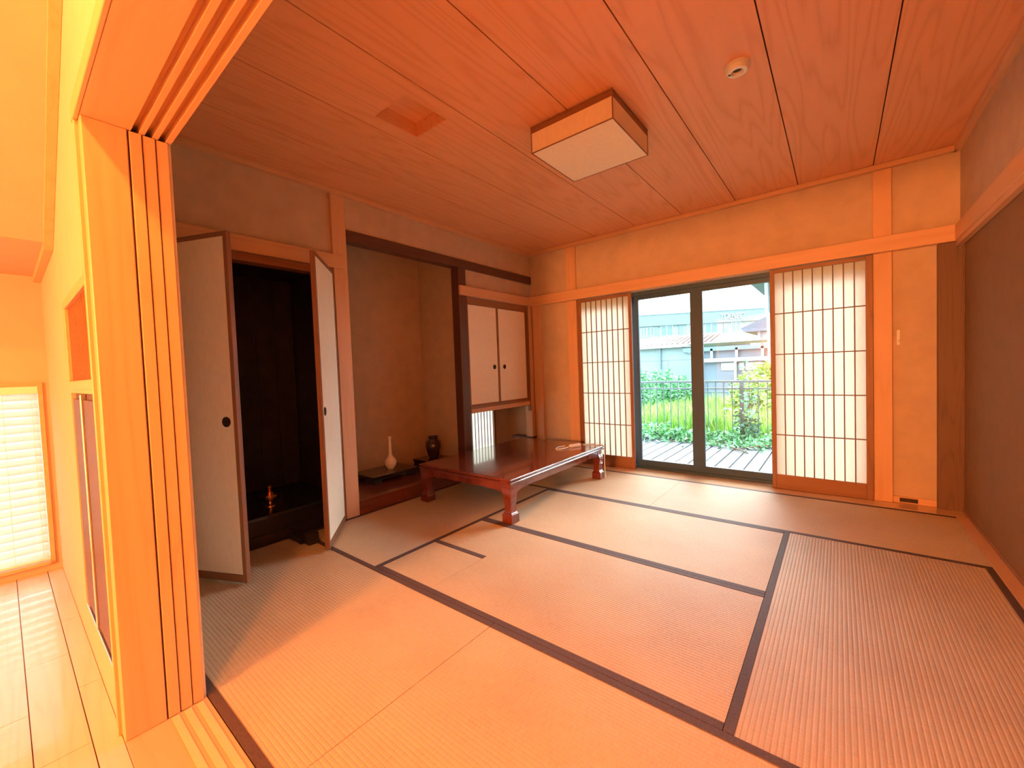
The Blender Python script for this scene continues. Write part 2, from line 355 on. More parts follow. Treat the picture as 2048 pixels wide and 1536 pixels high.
mk('apron', B().box(-.507, -.213, 2.30, 2.312, .165, .1945).box(-.222, -.21, 2.313, 2.578, .165, .1945), 'black', s)
p = thing('glazed_pot', (-.37, 2.45, .216), 'dark brown glazed pot on the stand beside the dark alcove post', 'pot')
mk('body', B().lathe((-.37, 2.45, .216), [(.001, .001), (.045, .001), (.050, .010), (.066, .05), (.080, .105), (.082, .14), (.070, .178), (.052, .196), (.048, .205), (.058, .222), (.062, .228), (.055, .228), (.042, .206), (.001, .15)], 36), 'pot', p, smooth=True)
for a in (-.6, 1.5, 3.4):
    cx, cy = -.37+.079*math.cos(a), 2.45+.079*math.sin(a); tx, ty = -math.sin(a), math.cos(a); ox, oy = math.cos(a), math.sin(a)
    mk('lug', B().tube([(cx+tx*.016*math.cos(k)+ox*.014*math.sin(k), cy+ty*.016*math.cos(k)+oy*.014*math.sin(k), .216+.165) for k in [math.pi*i/8 for i in range(9)]], .005, 8), 'pot', p, smooth=True)
# cupboard beside the alcove
c = thing('alcove_cupboard', (-.2, 3.2, .67), 'built-in cupboard with two cream paper doors beside the dark post', 'cupboard')
mk('body', B().box(-.45, -.035, 2.674, 2.690, .69, 1.90).box(-.45, -.035, 3.700, 3.715, .69, 1.90).box(-.45, -.44, 2.69, 3.70, .69, 1.90).box(-.45, -.035, 2.69, 3.70, .676, .69).box(-.45, -.035, 2.69, 3.70, 1.89, 1.90), 'brown_y', c)
mk('sill', bx(-.06, .006, 2.673, 3.716, .675, .722), 'post_y', c, bevel=.002)
mk('lower_rail', bx(-.034, .001, 2.674, 3.70, .7225, .752), 'brown_y', c, bevel=.002)
mk('upper_rail', bx(-.034, .001, 2.674, 3.70, 1.835, 1.903), 'brown_y', c, bevel=.002)
mk('side_strip', bx(-.030, .004, 3.717, 3.742, .60, 1.905), 'brown_z', c, bevel=.002)
for k, (y0, y1, hy) in enumerate(((2.676, 3.158, 3.087), (3.160, 3.698, 3.262))):
    d = mk('door', bx(-.030, -.014, y0+.014, y1-.014, .766, 1.822), 'fusuma', c)
    for q in ((y0, y0+.0135), (y1-.0135, y1)): mk('stile', bx(-.032, -.008, q[0], q[1], .753, 1.834), 'brown_z', d)
    for q in ((.753, .7655), (1.8225, 1.834)): mk('rail', bx(-.032, -.008, y0+.014, y1-.014, *q), 'brown_y', d)
    n = 20
    mk('finger_pull', B().loft([[(-.0138+xx, hy+r*math.cos(2*math.pi*j/n), 1.16+r*1.1*math.sin(2*math.pi*j/n)) for j in range(n)] for r, xx in ((.024, .0), (.024, .004), (.018, .004), (.015, .0015), (.001, .0015))]), 'iron', d, smooth=True)
struct('trim_12', bx(-.02, .022, 2.563, 3.775, 1.905, 2.004), 'post_y', 'wooden lintel over the cupboard', bevel=.003)
# recess under the cupboard with the low lattice window
wy0, wy1 = on(0, -.44, 942, 880).y, on(0, -.44, 993, 880).y
b = B()
b.box(-.53, -.45, 2.66, wy0, -.02, 2.0).box(-.53, -.45, wy1, 3.95, -.02, 2.0).box(-.53, -.45, wy0, wy1, -.02, .13).box(-.53, -.45, wy0, wy1, .80, 2.0)
b.box(-.45, -.112, 2.662, 2.6735, .03, 2.0).box(-.45, -.02, YW, 3.95, -.02, 2.0)
struct('wall_recess', b, 'plaster', 'pale plaster recess under the cupboard')
struct('trim_13', bx(-.45, .0, 2.674, YW, -.02, .10), 'dark_y', 'dark floor board of the recess under the cupboard')
o = mk('corner_shelf', bx(-.30, .02, 3.70, YW-.002, .250, .272), 'dark_y', None, bevel=.002); o['label'] = 'small dark corner shelf board under the cupboard beside the window wall'; o['category'] = 'shelf'
w2 = thing('window_2', (-.46, (wy0+wy1)/2, .13), 'low white paper lattice window under the cupboard', None, kind='structure')
mk('paper', bx(-.478, -.475, wy0, wy1, .13, .80), 'shoji', w2)
for q in ((wy0, wy0+.018), (wy1-.03, wy1)): mk('frame', bx(-.47, -.44, q[0], q[1], .13, .80), 'brown_z', w2)
for i in range(1, 8):
    y = wy0+(wy1-.02-wy0)*i/8; mk('lattice_bar', bx(-.474, -.462, y-.0035, y+.0035, .13, .80), 'lattice', w2)
struct('trim_14', bx(-.09, .010, 3.745, YW+.02, .0, 1.904), 'post_z', 'corner post between cupboard and window wall', bevel=.003)

# ------------------------------------------------------------------ window wall
OX0, OX1 = .652, 3.228
b = B()
b.box(-.02, OX0-.06, YW, 3.98, -.02, 1.95).box(OX1+.06, 3.85, YW, 3.98, -.02, 1.95).box(-.02, 3.85, YW, 3.98, 1.95, 2.62)
wall_b = struct('wall_back', b, 'plaster', 'sand plaster wall around the window')
struct('trim_15', bx(0.0, 3.70, 3.765, 3.99, 1.900, 2.014), 'post_x', 'wooden lintel across the window wall', bevel=.003)
for i, (a, c_) in enumerate(((.022, .147), (.525, .650), (3.229, 3.338))):
    struct('trim_%d' % (16+i), bx(a, c_, 3.80, 3.985, .002, 1.8995), 'post_z', ['corner post of the window wall beside the cupboard', 'post between plaster and the paper screen near the cupboard', 'post beside the paper screen near the brown sliding screens'][i], bevel=.003)
for i, (a, c_) in enumerate(((.525, .650), (3.229, 3.338))):
    struct('trim_%d' % (19+i), bx(a, c_, 3.805, 3.84, 2.0145, H-.039), 'post_z', ['upper post above the lintel near the alcove', 'upper post above the lintel near the sliding screens'][i], bevel=.003)
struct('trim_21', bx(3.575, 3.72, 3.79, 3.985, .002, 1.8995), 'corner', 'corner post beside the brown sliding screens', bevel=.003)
struct('baseboard_back', B().box(.148, .524, 3.815, YW-.0005, .003, .05).box(3.339, 3.574, 3.815, YW-.0005, .003, .05), 'post_x', 'wooden skirting below the plaster', bevel=.002)
o = thing('wall_outlet', (3.425, 3.815, .006), 'dark flat outlet plate low on the skirting by the corner', 'outlet')
mk('plate', bx(3.375, 3.475, 3.810, 3.8145, .012, .042), 'iron', o, bevel=.001); [mk('socket', bx(q, q+.008, 3.8085, 3.8098, .02, .034), 'gap', o) for q in (3.40, 3.44)]
o = thing('wall_hook', (3.373, YW, 1.2), 'small pale hook on the plaster beside the paper screen', 'hook')
mk('plate', bx(3.364, 3.382, YW-.006, YW-.0005, 1.20, 1.312), 'white', o, bevel=.002); mk('peg', B().tube([(3.373, YW-.004, 1.23), (3.373, YW-.02, 1.225), (3.373, YW-.03, 1.24)], .004), 'white', o)
def shoji(x0, x1, px0, px1, y, label):
    s = thing('paper_screen', ((x0+x1)/2, y, .004), label, 'screen', group='sliding paper screens at the window')
    zb, zt, p0, p1 = .004, 1.893, .125, 1.862
    mk('paper', bx(px0-.006, px1+.006, y+.012, y+.0135, p0-.006, p1+.006), 'shoji', s)
    for q in ((x0, px0), (px1, x1)): mk('stile', bx(q[0], q[1], y-.004, y+.026, zb, zt), 'brown_z', s, bevel=.002)
    mk('bottom_board', bx(px0, px1, y-.002, y+.024, zb, p0), 'brown_x', s, bevel=.002)
    mk('top_rail', bx(px0, px1, y-.002, y+.024, p1, zt), 'brown_x', s, bevel=.002)
    v0 = None
    for i in range(1, 9):
        x = px0+(px1-px0)*i/9
        mk('lattice_bar', bx(x-.0042, x+.0042, y+.001, y+.0115, p0, p1), 'lattice', s)
    for i in range(1, 5):
        z = p0+(p1-p0)*i/5; mk('lattice_bar', bx(px0, px1, y+.002, y+.0112, z-.0045, z+.0045), 'lattice', s)
shoji(.651, 1.302, .700, 1.270, 3.815, 'white paper lattice screen beside the alcove cupboard')
shoji(2.560, 3.2285, 2.592, 3.186, 3.785, 'white paper lattice screen beside the wall hook')
# glazed sash
w1 = thing('window_1', (1.94, 3.93, .003), 'dark metal glazed sliding doors onto the deck', None, kind='structure')
SY = 3.915
mk('head', bx(OX0, OX1, SY-.03, SY+.06, 1.86, 1.8995), 'alu', w1)
mk('sill', bx(OX0, OX1, SY-.03, SY+.06, .003, .030), 'alu', w1)
edges = [OX0+.002, 1.300, 1.928, 2.590, OX1-.002]
for i in range(4):
    a, c_ = edges[i], edges[i+1]; y = SY if i in (1, 2) else SY+.034
    ls, rs = (.045 if i != 2 else .057), (.057 if i == 1 else .045)
    if i in (0, 3): a, c_ = a-.0, c_
    l = mk('sash_frame', B().box(a, a+ls, y-.014, y+.014, .031, 1.859).box(c_-rs, c_, y-.014, y+.014, .031, 1.859).box(a+ls, c_-rs, y-.014, y+.014, .031, .097).box(a+ls, c_-rs, y-.014, y+.014, 1.816, 1.859), 'alu', w1)
    mk('pane', bx(a+ls, c_-rs, y-.002, y+.002, .097, 1.816), 'glass', l)

# ------------------------------------------------------------------ right wall: sliding screens
struct('wall_right', B().box(3.690, 3.85, -.02, YW, 1.99, 2.62).box(3.80, 3.88, -.02, 3.98, -.05, 2.0), 'plaster', 'sand plaster above the sliding screens')
struct('trim_22', bx(3.655, 3.80, 0, 3.764, 1.898, 2.008), 'post_y', 'wooden lintel over the brown sliding screens', bevel=.003)
kam = struct('trim_23', B().box(3.665, 3.695, 0, 3.79, 1.866, 1.8975).box(3.718, 3.732, 0, 3.79, 1.866, 1.8975).box(3.756, 3.80, 0, 3.79, 1.866, 1.8975), 'post_y', 'grooved door head of the brown sliding screens')
for i, (a, c_, x) in enumerate(((0.01, 1.91, 3.745), (1.88, 3.785, 3.707))):
    d = thing('door_%d' % (3+i), (x, (a+c_)/2, .004), ['brown paper sliding screen near the living room', 'brown paper sliding screen near the window wall'][i], 'screen', group='brown sliding screens')
    mk('panel', bx(x-.007, x+.007, a+.02, c_-.02, .03, 1.872), 'fusuma_brown', d)
    for q in ((a, a+.02), (c_-.02, c_)): mk('stile', bx(x-.009, x+.009, q[0], q[1], .004, 1.890), 'brown_z', d)
    for q in ((.004, .03), (1.872, 1.890)): mk('rail', bx(x-.009, x+.009, a+.02, c_-.02, *q), 'brown_y', d)
    n = 20; yc = c_-.15 if i == 0 else a+.15
    mk('finger_pull', B().loft([[(x-.0072-xx, yc+r*math.cos(2*math.pi*j/n), .9+r*math.sin(2*math.pi*j/n)) for j in range(n)] for r, xx in ((.028, 0), (.028, .003), (.02, .003), (.001, .001))]), 'iron', d)

# ------------------------------------------------------------------ wall between the rooms, pocket doors, lintel
NX0, NX1 = .47, 1.165        # framed openings in the living-room face
b = B()
yb = LY+.045
b.box(LX, NX0, LY, yb, 0, 3.05).box(NX1, XP-.045, LY, yb, 0, HD+.03).box(NX0, NX1, LY, yb, 0, .17).box(NX0, NX1, LY, yb, 1.095, 1.125).box(NX0, NX1, LY, yb, 1.465, HD+.03)
b.box(NX0, 5.0, LY, yb, HD+.03, 3.05).box(NX0, NX1, yb, yb+.02, .1, 1.5)
b.box(3.70, 5.0, LY, -.03, 0, HD+.03).box(LX-.1, -.11, yb, -.021, -.011, 2.7).box(-.10, 3.85, yb, -.031, HD+.031, HD+.06).box(LX, XP-.046, LY+.001, yb-.001, -.0115, .001)
wall_f = struct('wall_front', b, 'lplaster', 'cream wall between living room and Japanese room')
struct('wall_front_inner', B().box(-.02, 3.85, -.030, -.001, HD+.03, 2.62).box(-.02, XP-.02, -.0075, -.001, -.02, HD+.03).box(3.66, 3.88, -.030, -.001, -.05, HD+.03), 'fusuma', 'pale inner face above the opening')  # unseen face, given pale paper to bounce light onto the open door leaf
struct('trim_24', bx(XP-.045, XP, LY, -.1135, 0, HD), 'post_z', 'broad pale wooden jamb at the end of the living room wall', bevel=.003)
struct('trim_25', B().box(XP-.062, XP-.046, LY-.010, LY+.03, 0, HD+.0).box(XP-.078, XP-.063, LY-.006, LY-.0005, 0, HD), 'post_z', 'narrow double moulding beside the jamb', bevel=.002)
for i, y in enumerate(TR):
    d = thing('pocket_door', (.85, y, .002), 'pale wooden sliding door pushed into the wall pocket, showing its edge', 'door', group='sliding doors stacked in the wall pocket')
    mk('panel', bx(.40, XP-.036, y-.012, y+.012, .03, HD-.03), 'post_z', d)
    mk('stile', bx(XP-.035, XP-.001-.002*i, y-.0155, y+.0155, .002, HD-.002), 'post_z', d, bevel=.002)
    mk('rail', B().box(.40, XP-.036, y-.014, y+.014, .002, .03).box(.40, XP-.036, y-.014, y+.014, HD-.03, HD-.002), 'post_x', d)
# lintel with three grooves
lb = B().box(XP-.045, 3.80, LY, -.031, HD+.026, HD+.03).box(XP-.045, 3.80, -.031, -.001, HD+.026, HD+.0299)
ys = [LY]+[q for y in TR for q in (y-.010, y+.010)]+[-.001]
for i in range(0, len(ys), 2): lb.box(XP-.045, 3.80, ys[i], ys[i+1], HD, HD+.026)
struct('trim_26', lb, 'post_x', 'pale wooden lintel with three sliding grooves')
struct('trim_27', bx(XP-.08, 3.72, LY-.012, LY-.0005, HD+.0, HD+.05), 'post_x', 'moulding along the lintel in the living room', bevel=.002)
# framed carved panel and dark glazed panel in the living-room wall
f = thing('carved_panel', (.82, LY, 1.125), 'framed reddish carved lattice panel high in the living room wall', 'panel')
F = .045
mk('frame', B().box(NX0-.03, NX1+.03, LY-.005, LY+.02, 1.447, 1.482).box(NX0-.03, NX1+.03, LY-.005, LY+.02, 1.108, 1.143).box(NX0-.03, NX0+.02, LY-.005, LY+.02, 1.143, 1.447).box(NX1-.02, NX1+.03, LY-.005, LY+.02, 1.143, 1.447), 'post_x', f, bevel=.002)
mk('backing', bx(NX0+.021, NX1-.021, LY+.016, LY+.020, 1.1435, 1.4465), 'brown_x', f)
s0 = None
for i in range(20):
    x = NX0+.04+i*.032; mk('slat', bx(x, x+.011, LY+.005, LY+.010, 1.145, 1.445), 'brown_z', f)
for i in range(13):
    z = 1.155+i*.0225; mk('slat', bx(NX0+.021, NX1-.021, LY+.0101, LY+.0155, z, z+.011), 'brown_x', f)
f = thing('dark_panel_unit', (.82, LY, .17), 'tall dark panel with silver edge strips set in the living room wall', 'panel')
mk('backing', bx(NX0+.001, NX1-.001, LY+.014, LY+.020, .172, 1.093), 'darkglass', f)
for a in ((NX0+.02, .765), (.815, NX1-.02)): mk('panel', bx(a[0], a[1], LY+.003, LY+.0135, .20, 1.07), 'darkglass', f, bevel=.002)
mk('edge_strip', bx(.775, .800, LY-.003, LY+.0135, .187, 1.09), 'steel', f, bevel=.002)
mk('bottom_strip', bx(NX0+.004, NX1-.004, LY-.001, LY+.0135, .173, .186), 'steel', f, bevel=.001)

# ------------------------------------------------------------------ living room shell
LB = -4.2; LR = 5.0
lf = struct('floor_living', B().box(LX, LR, LB, LY, -.12, -.012).box(LX-.1, XP-.047, LY, -.001, -.12, -.012), 'brown_x', 'pale plank floor of the living room')
rows = [LY, -.28, -.40, -.52, -.64, -.76, -.88]
for i in range(len(rows)-1):
    x = LX-[.5, .13, .46, .2, .6, .3][i]
    while x < 2.3:
        a, c_ = max(x, LX+.001), x+.69
        if c_ > LX+.05: mk('floor_board', bx(a+.0012, c_-.0012, rows[i+1]+.0015, rows[i]-.0015, -.0118, 0), 'plank', lf)
        x = c_
mk('floor_board', bx(LX, LR, LB, rows[-1]-.001, -.0118, 0), 'plank', lf); mk('floor_board', bx(2.5, LR, rows[-1], LY-.001, -.0118, 0), 'plank', lf)
BZ0, BZ1, BY0, BY1 = .045, 1.152, -.243, -1.75
b = B()
b.box(LX-.1, LX, BY0, LY+.05, -.05, 3.05).box(LX-.1, LX, LB, BY1, -.05, 3.05).box(LX-.1, LX, BY1, BY0, -.05, BZ0).box(LX-.1, LX, BY1, BY0, BZ1, 3.05)
struct('wall_living_end', b, 'lplaster', 'cream living room wall with the blind window')
struct('wall_living_back', bx(LX, LR, LB-.1, LB, -.05, 3.05), 'lplaster', 'cream back wall of the living room')
struct('wall_living_right', bx(LR, LR+.1, LB, LY, -.05, 3.05), 'lplaster', 'cream side wall of the living room')
cp = [(LX, 1.79), (.16, 1.79), (2.0, 2.99), (LR, 2.99), (LR, 3.1), (LX, 3.1)]
struct('ceiling_living', B().prism(cp, lambda p: (p[0], LB, p[1]), lambda p: (p[0], LY-.0005, p[1])), 'lplaster', 'sloping cream ceiling of the living room')
cp = [(LX, 1.755), (.17, 1.755), (2.01, 2.955), (2.0, 2.99), (.16, 1.79), (LX, 1.79)]
struct('trim_28', B().prism(cp, lambda p: (p[0], LY-.03, p[1]), lambda p: (p[0], LY-.001, p[1])), 'post_x', 'moulding along the sloping living room ceiling')
w3 = thing('window_3', (LX, -1, BZ0), 'living room window behind the white blind', None, kind='structure')
mk('frame', B().box(LX-.09, LX+.012, BY0-.02, BY0+.0, BZ0, BZ1).box(LX-.09, LX+.012, BY1, BY1+.02, BZ0, BZ1).box(LX-.09, LX+.012, BY1+.02, BY0-.02, BZ1-.02, BZ1).box(LX-.09, LX+.03, BY1+.02, BY0-.02, BZ0, BZ0+.02), 'post_y', w3)
mk('pane', bx(LX-.084, LX-.080, BY1+.02, BY0-.02, BZ0+.02, BZ1-.02), 'glass', w3)
bl = thing('venetian_blind', (LX-.03, -1, BZ0), 'white venetian blind lowered over the living room window', 'blind')
mk('head_rail', bx(LX-.045, LX+.008, BY1+.03, BY0-.0205, BZ1-.065, BZ1-.022), 'white', bl)
n = 20; s0 = None
for i in range(n+2):
    z = BZ0+.06+i*(BZ1-.08-BZ0-.06)/n
    if s0 is None:
        t = R(68); w = .0255
        b = B(); c_, s_ = math.cos(t)*w, math.sin(t)*w; X = LX-.014
        b.loft([[(X-c_, yy, z+s_), (X, yy, z+.003), (X+c_, yy, z-s_), (X+c_, yy, z-s_-.0012), (X, yy, z+.0018), (X-c_, yy, z+s_-.0012)] for yy in (BY1+.03, BY0-.0205)])
        s0 = mk('slat', b, 'slat', bl); z0 = z
    else: share('slat', s0, bl, (0, 0, z-z0))
mk('bottom_rail', bx(LX-.03, LX+.004, BY1+.03, BY0-.0205, BZ0+.024, BZ0+.036), 'white', bl)
for y in (-.29, -.40, -.9, -1.5): mk('cord', B().tube([(LX+.012, y, BZ0+.035), (LX+.012, y, BZ1-.065)], .0012, 6), 'white', bl)
# living-room pendant above the view, and an added fill light behind it
def lamp(name, loc, power, rad, label, top=2.99):
    t = thing(name, loc, label, 'lamp')
    mk('shade', B().lathe(loc, [(.05, .10), (.085, .06), (.11, .0), (.105, .0), (.08, .055), (.045, .094)], 24), 'white', t, smooth=True)
    mk('cord', B().tube([(loc[0], loc[1], loc[2]+.10), (loc[0], loc[1], top-.02)], .004, 6), 'iron', t)
    mk('ceiling_cup', B().lathe((loc[0], loc[1], top-.02), [(.04, 0), (.04, .019), (.001, .019)], 16), 'white', t)
    l = bpy.data.lights.new('bulb', 'POINT'); l.energy = power; l.color = (1.0, .30, .05); l.shadow_soft_size = rad
    lo = bpy.data.objects.new('bulb', l); COL.objects.link(lo); lo.parent = t; lo.location = (0, 0, -.03)
lamp('pendant_lamp', (2.2, -.75, 2.78), 56, .05, 'pendant lamp hanging in the living room near the opening')
fl = thing('fill_lamp', (2.2, -3.8, 0), 'added unseen standing fill light in the living room away from the opening', 'lamp')  # unseen stand and bulb added to brighten the tatami room's walls and ceiling
mk('base', B().lathe((2.2, -3.8, 0), [(.001, .001), (.15, .001), (.15, .02), (.02, .03), (.001, .03)], 24), 'iron', fl, smooth=True)
mk('pole', B().tube([(2.2, -3.8, .03), (2.2, -3.8, 1.10)], .012, 8), 'iron', fl)
mk('shade_ring', B().lathe((2.2, -3.8, 1.10), [(.02, 0), (.16, 0), (.16, .012), (.02, .012)], 24), 'iron', fl)
l = bpy.data.lights.new('bulb', 'POINT'); l.energy = 450; l.color = FILL_COL; l.shadow_soft_size = .2
lo = bpy.data.objects.new('bulb', l); COL.objects.link(lo); lo.parent = fl; lo.location = (0, 0, 1.38)

# ------------------------------------------------------------------ ceiling fittings
lp = thing('ceiling_light', (1.86, 1.895, H), 'square paper and wood ceiling light', 'ceiling light')
lx0, lx1, ly0, ly1, lz = 1.598, 2.118, 1.640, 2.142, 2.402
mk('base', bx(lx0+.03, lx1-.03, ly0+.03, ly1-.03, H-.03, H-.0005), 'white', lp)
for a in ((lx0+.005, lx1-.005, ly0+.003, ly0+.005), (lx0+.005, lx1-.005, ly1-.005, ly1-.003), (lx0+.003, lx0+.005, ly0+.005, ly1-.005), (lx1-.005, lx1-.003, ly0+.005, ly1-.005)):
    mk('side_panel', bx(*a, lz+.006, H-.042), 'lampaper', lp)
    mk('shadow_gap_band', bx(*a, H-.0415, H-.012), 'brown_x', lp)  # brown strip stands in for the shadow gap under the ceiling
mk('diffuser', bx(lx0+.006, lx1-.006, ly0+.006, ly1-.006, lz+.002, lz+.006), 'lampaper', lp)
e = .005
for x in (lx0, lx1-e):
    for y in (ly0, ly1-e): mk('corner_bar', bx(x, x+e, y, y+e, lz, H-.002), 'brown_z', lp)
for x in (lx0, lx1-e):
    for z in (lz, H-.012): mk('edge_bar', bx(x, x+e, ly0+e, ly1-e, z, z+e), 'brown_y', lp)
for y in (ly0, ly1-e):
    for z in (lz, H-.012): mk('edge_bar', bx(lx0+e, lx1-e, y, y+e, z, z+e), 'brown_x', lp)
mk('side_bar', bx(lx0+.105, lx0+.109, ly0+.0005, ly0+.0028, lz+.005, H-.042), 'lampaper', lp)
mk('cross_bar', bx(lx0+.105, lx0+.108, ly0+.006, ly1-.006, lz+.0061, lz+.010), 'brown_y', lp); mk('cross_bar', bx(lx0+.006, lx1-.006, ly0+.13, ly0+.133, lz+.0061, lz+.010), 'brown_x', lp)
sd = thing('smoke_detector', (2.645, 1.906, H), 'round white smoke detector on the board ceiling', 'detector')
mk('base', B().lathe((2.645, 1.906, H), [(.001, -.0005), (.052, -.0005), (.052, -.012), (.001, -.012)], 32), 'white', sd, smooth=True)
mk('ring', B().lathe((2.645, 1.906, H), [(.048, -.0122), (.049, -.026), (.044, -.034), (.028, -.036), (.024, -.030), (.024, -.0122)], 32), 'white', sd, smooth=True)
mk('sensor', B().lathe((2.645, 1.906, H), [(.0225, -.0122), (.020, -.022), (.001, -.024)], 24), 'iron', sd, smooth=True)
mk('button', B().lathe((2.612, 1.902, H), [(.006, -.034), (.006, -.0375), (.001, -.0375)], 12), 'iron', sd)

# ------------------------------------------------------------------ low lacquer table
TX0, TX1, TY0, TY1, TZ = .140, 1.172, 1.846, 3.352, .332
tb = thing('low_table', ((TX0+TX1)/2, (TY0+TY1)/2, 0), 'long low red brown lacquered table with curved legs', 'table')
def rect(i, z): return [(TX0+i, TY0+i, z), (TX1-i, TY0+i, z), (TX1-i, TY1-i, z), (TX0+i, TY1-i, z)]
mk('tabletop', B().loft([rect(.014, .286), rect(.004, .290), rect(.001, .295), rect(.001, .300), rect(.005, .304), rect(.013, .3065), rect(.013, .3095), rect(.004, .313), rect(0, .318), rect(0, .325), rect(.003, .330), rect(.010, TZ)]), 'redlac', tb)
def apron(a0, a1, f0, f1):
    n = 40; low = []
    for i in range(n+1):
        t = i/n; u = abs(2*t-1)
        e_ = min(t, 1-t)*abs(a1-a0); z = .236+.004*math.cos(e_*28)*math.exp(-e_*4)-.034*max(0, 1-e_/.10)**2
        low.append((a0+(a1-a0)*t, z))
    b = B(); base = 0
    for i in range(n+1):
        b.v += [f0((low[i][0], .289)), f0(low[i]), f1(low[i]), f1((low[i][0], .289))]
    for i in range(n):
        for j in range(4): k = (j+1) % 4; b.f.append((i*4+j, i*4+k, i*4+4+k, i*4+4+j))
    b.f += [(0, 1, 2, 3), (n*4+3, n*4+2, n*4+1, n*4)]
    return b
I = .022
mk('apron', apron(TX0+.09, TX1-.09, lambda p: (p[0], TY0+I, p[1]), lambda p: (p[0], TY0+I+.02, p[1])), 'redlac', tb)
mk('apron', apron(TX0+.09, TX1-.09, lambda p: (p[0], TY1-I-.02, p[1]), lambda p: (p[0], TY1-I, p[1])), 'redlac', tb)
mk('apron', apron(TY0+.09, TY1-.09, lambda p: (TX0+I, p[0], p[1]), lambda p: (TX0+I+.02, p[0], p[1])), 'redlac', tb)
mk('apron', apron(TY0+.09, TY1-.09, lambda p: (TX1-I-.02, p[0], p[1]), lambda p: (TX1-I, p[0], p[1])), 'redlac', tb)
prof = [(0.0, 0, .092), (.058, 0, .092), (.066, .002, .086), (.073, .012, .070), (.090, .018, .062), (.125, .017, .062), (.160, .009, .070), (.190, .004, .078), (.215, .006, .082), (.250, .014, .084), (.289, .016, .086)]
for sx, cx in ((1, TX0+.004), (-1, TX1-.004)):
    for sy, cy in ((1, TY0+.004), (-1, TY1-.004)):
        rings = []
        for z, o_, w in prof:
            x0, x1, y0, y1 = cx+sx*o_, cx+sx*(o_+w), cy+sy*o_, cy+sy*(o_+w)
            rings.append([(x0, y0, z+.002), (x1, y0, z+.002), (x1, y1, z+.002), (x0, y1, z+.002)])
        mk('leg', B().loft(rings), 'redlac', tb, bevel=.003)
# power adapter and cable on the table
A0 = on(2, .345, 1136, 893); A1 = on(2, .345, 1164, 889)
ad = thing('power_adapter', ((A0.x+A1.x)/2, (A0.y+A1.y)/2, TZ), 'white power adapter with its cable on the low table', 'adapter', math.atan2(A1.y-A0.y, A1.x-A0.x))
mk('body', bx(-.062, .062, -.021, .021, .0008, .027), 'white', ad, local=True, bevel=.004)
mk('plug_port', bx(.0625, .068, -.008, .008, .006, .018), 'iron', ad, local=True)
inv = Matrix.Rotation(-ad.rotation_euler.z, 3, 'Z'); loc_ = lambda p: tuple(inv @ (Vector(p)-ad.location))
def smoothpts(P, n=6):
    P = [Vector(p) for p in P]; Q = []
    for i in range(len(P)-1):
        a, b_, c_, d_ = P[max(i-1, 0)], P[i], P[i+1], P[min(i+2, len(P)-1)]
        for k in range(n):
            t = k/n; Q.append(.5*((2*b_)+(c_-a)*t+(2*a-5*b_+4*c_-d_)*t*t+(3*b_-a-3*c_+d_)*t**3))
    return Q+[P[-1]]
zc = TZ+.006
P1 = [on(2, zc, u, v) for u, v in ((1135, 895), (1122, 898), (1112, 898), (1117, 894), (1130, 892))]
mk('cable', B().tube([loc_(p) for p in smoothpts([(A0.x, A0.y, zc+.004)]+P1)], .0045, 8), 'white', ad, local=True, smooth=True)
ex = (TX1+.006, TY1-.015)
P2 = [on(2, zc, 1166, 889), on(2, zc, 1180, 887.5), on(2, zc, 1195, 889), Vector((TX1-.02, TY1-.02, zc)), Vector((ex[0], ex[1], TZ-.004)), Vector((ex[0]+.002, ex[1], .26)), Vector((ex[0]-.002, ex[1]+.006, .10)), Vector((ex[0]+.004, ex[1]+.01, .006)), Vector((ex[0]-.05, ex[1]+.10, .006))]
mk('cable', B().tube([loc_(p) for p in smoothpts(P2)], .0036, 8), 'white', ad, local=True, smooth=True)

# ------------------------------------------------------------------ outside: deck, railing, garden
DZ = -.075
dk = thing('deck', (2, 5.2, DZ), 'weathered grey plank deck outside the glazed doors', 'deck')
d0 = mk('deck_board', bx(-1.6, -1.470, 4.02, 6.42, DZ-.03, DZ), 'deck', dk, bevel=.002)
for i in range(1, 46): share('deck_board', d0, dk, (i*.146, 0, random.uniform(-.003, .003)))
mk('joist', B().box(-1.6, 5.1, 4.10, 4.19, DZ-.13, DZ-.031).box(-1.6, 5.1, 6.25, 6.34, DZ-.13, DZ-.031), 'bark', dk)
RY = 6.30
rl = thing('railing', (2, RY, DZ), 'grey green metal railing along the deck edge', 'railing')
mk('top_rail', bx(-1.6, 5.0, RY-.03, RY+.03, .812, .842), 'rail', rl)
mk('middle_rail', bx(-1.6, 5.0, RY-.015, RY+.015, .712, .734), 'rail', rl)
mk('bottom_rail', bx(-1.6, 5.0, RY-.015, RY+.015, -.02, .002), 'rail', rl)
b0 = None
for i in range(-18, 41):
    x = .468+.1105*i
    if abs(x-1.92) < .05 or abs(x+.0-.0) > 9: continue
    if b0 is None: b0 = mk('baluster', bx(x-.006, x+.006, RY-.006, RY+.006, .0025, .8115), 'rail', rl); xb = x
    else: share('baluster', b0, rl, (x-xb, 0, 0))
for x in (-1.5, .10, 1.92, 3.74): mk('post', bx(x-.027, x+.027, RY-.027, RY+.027, DZ+.003, .811), 'rail', rl)
GZ = -.62
struct('ground', bx(-60, 60, 4.0, 110, GZ-.3, GZ), 'earth', 'garden ground beyond the deck')
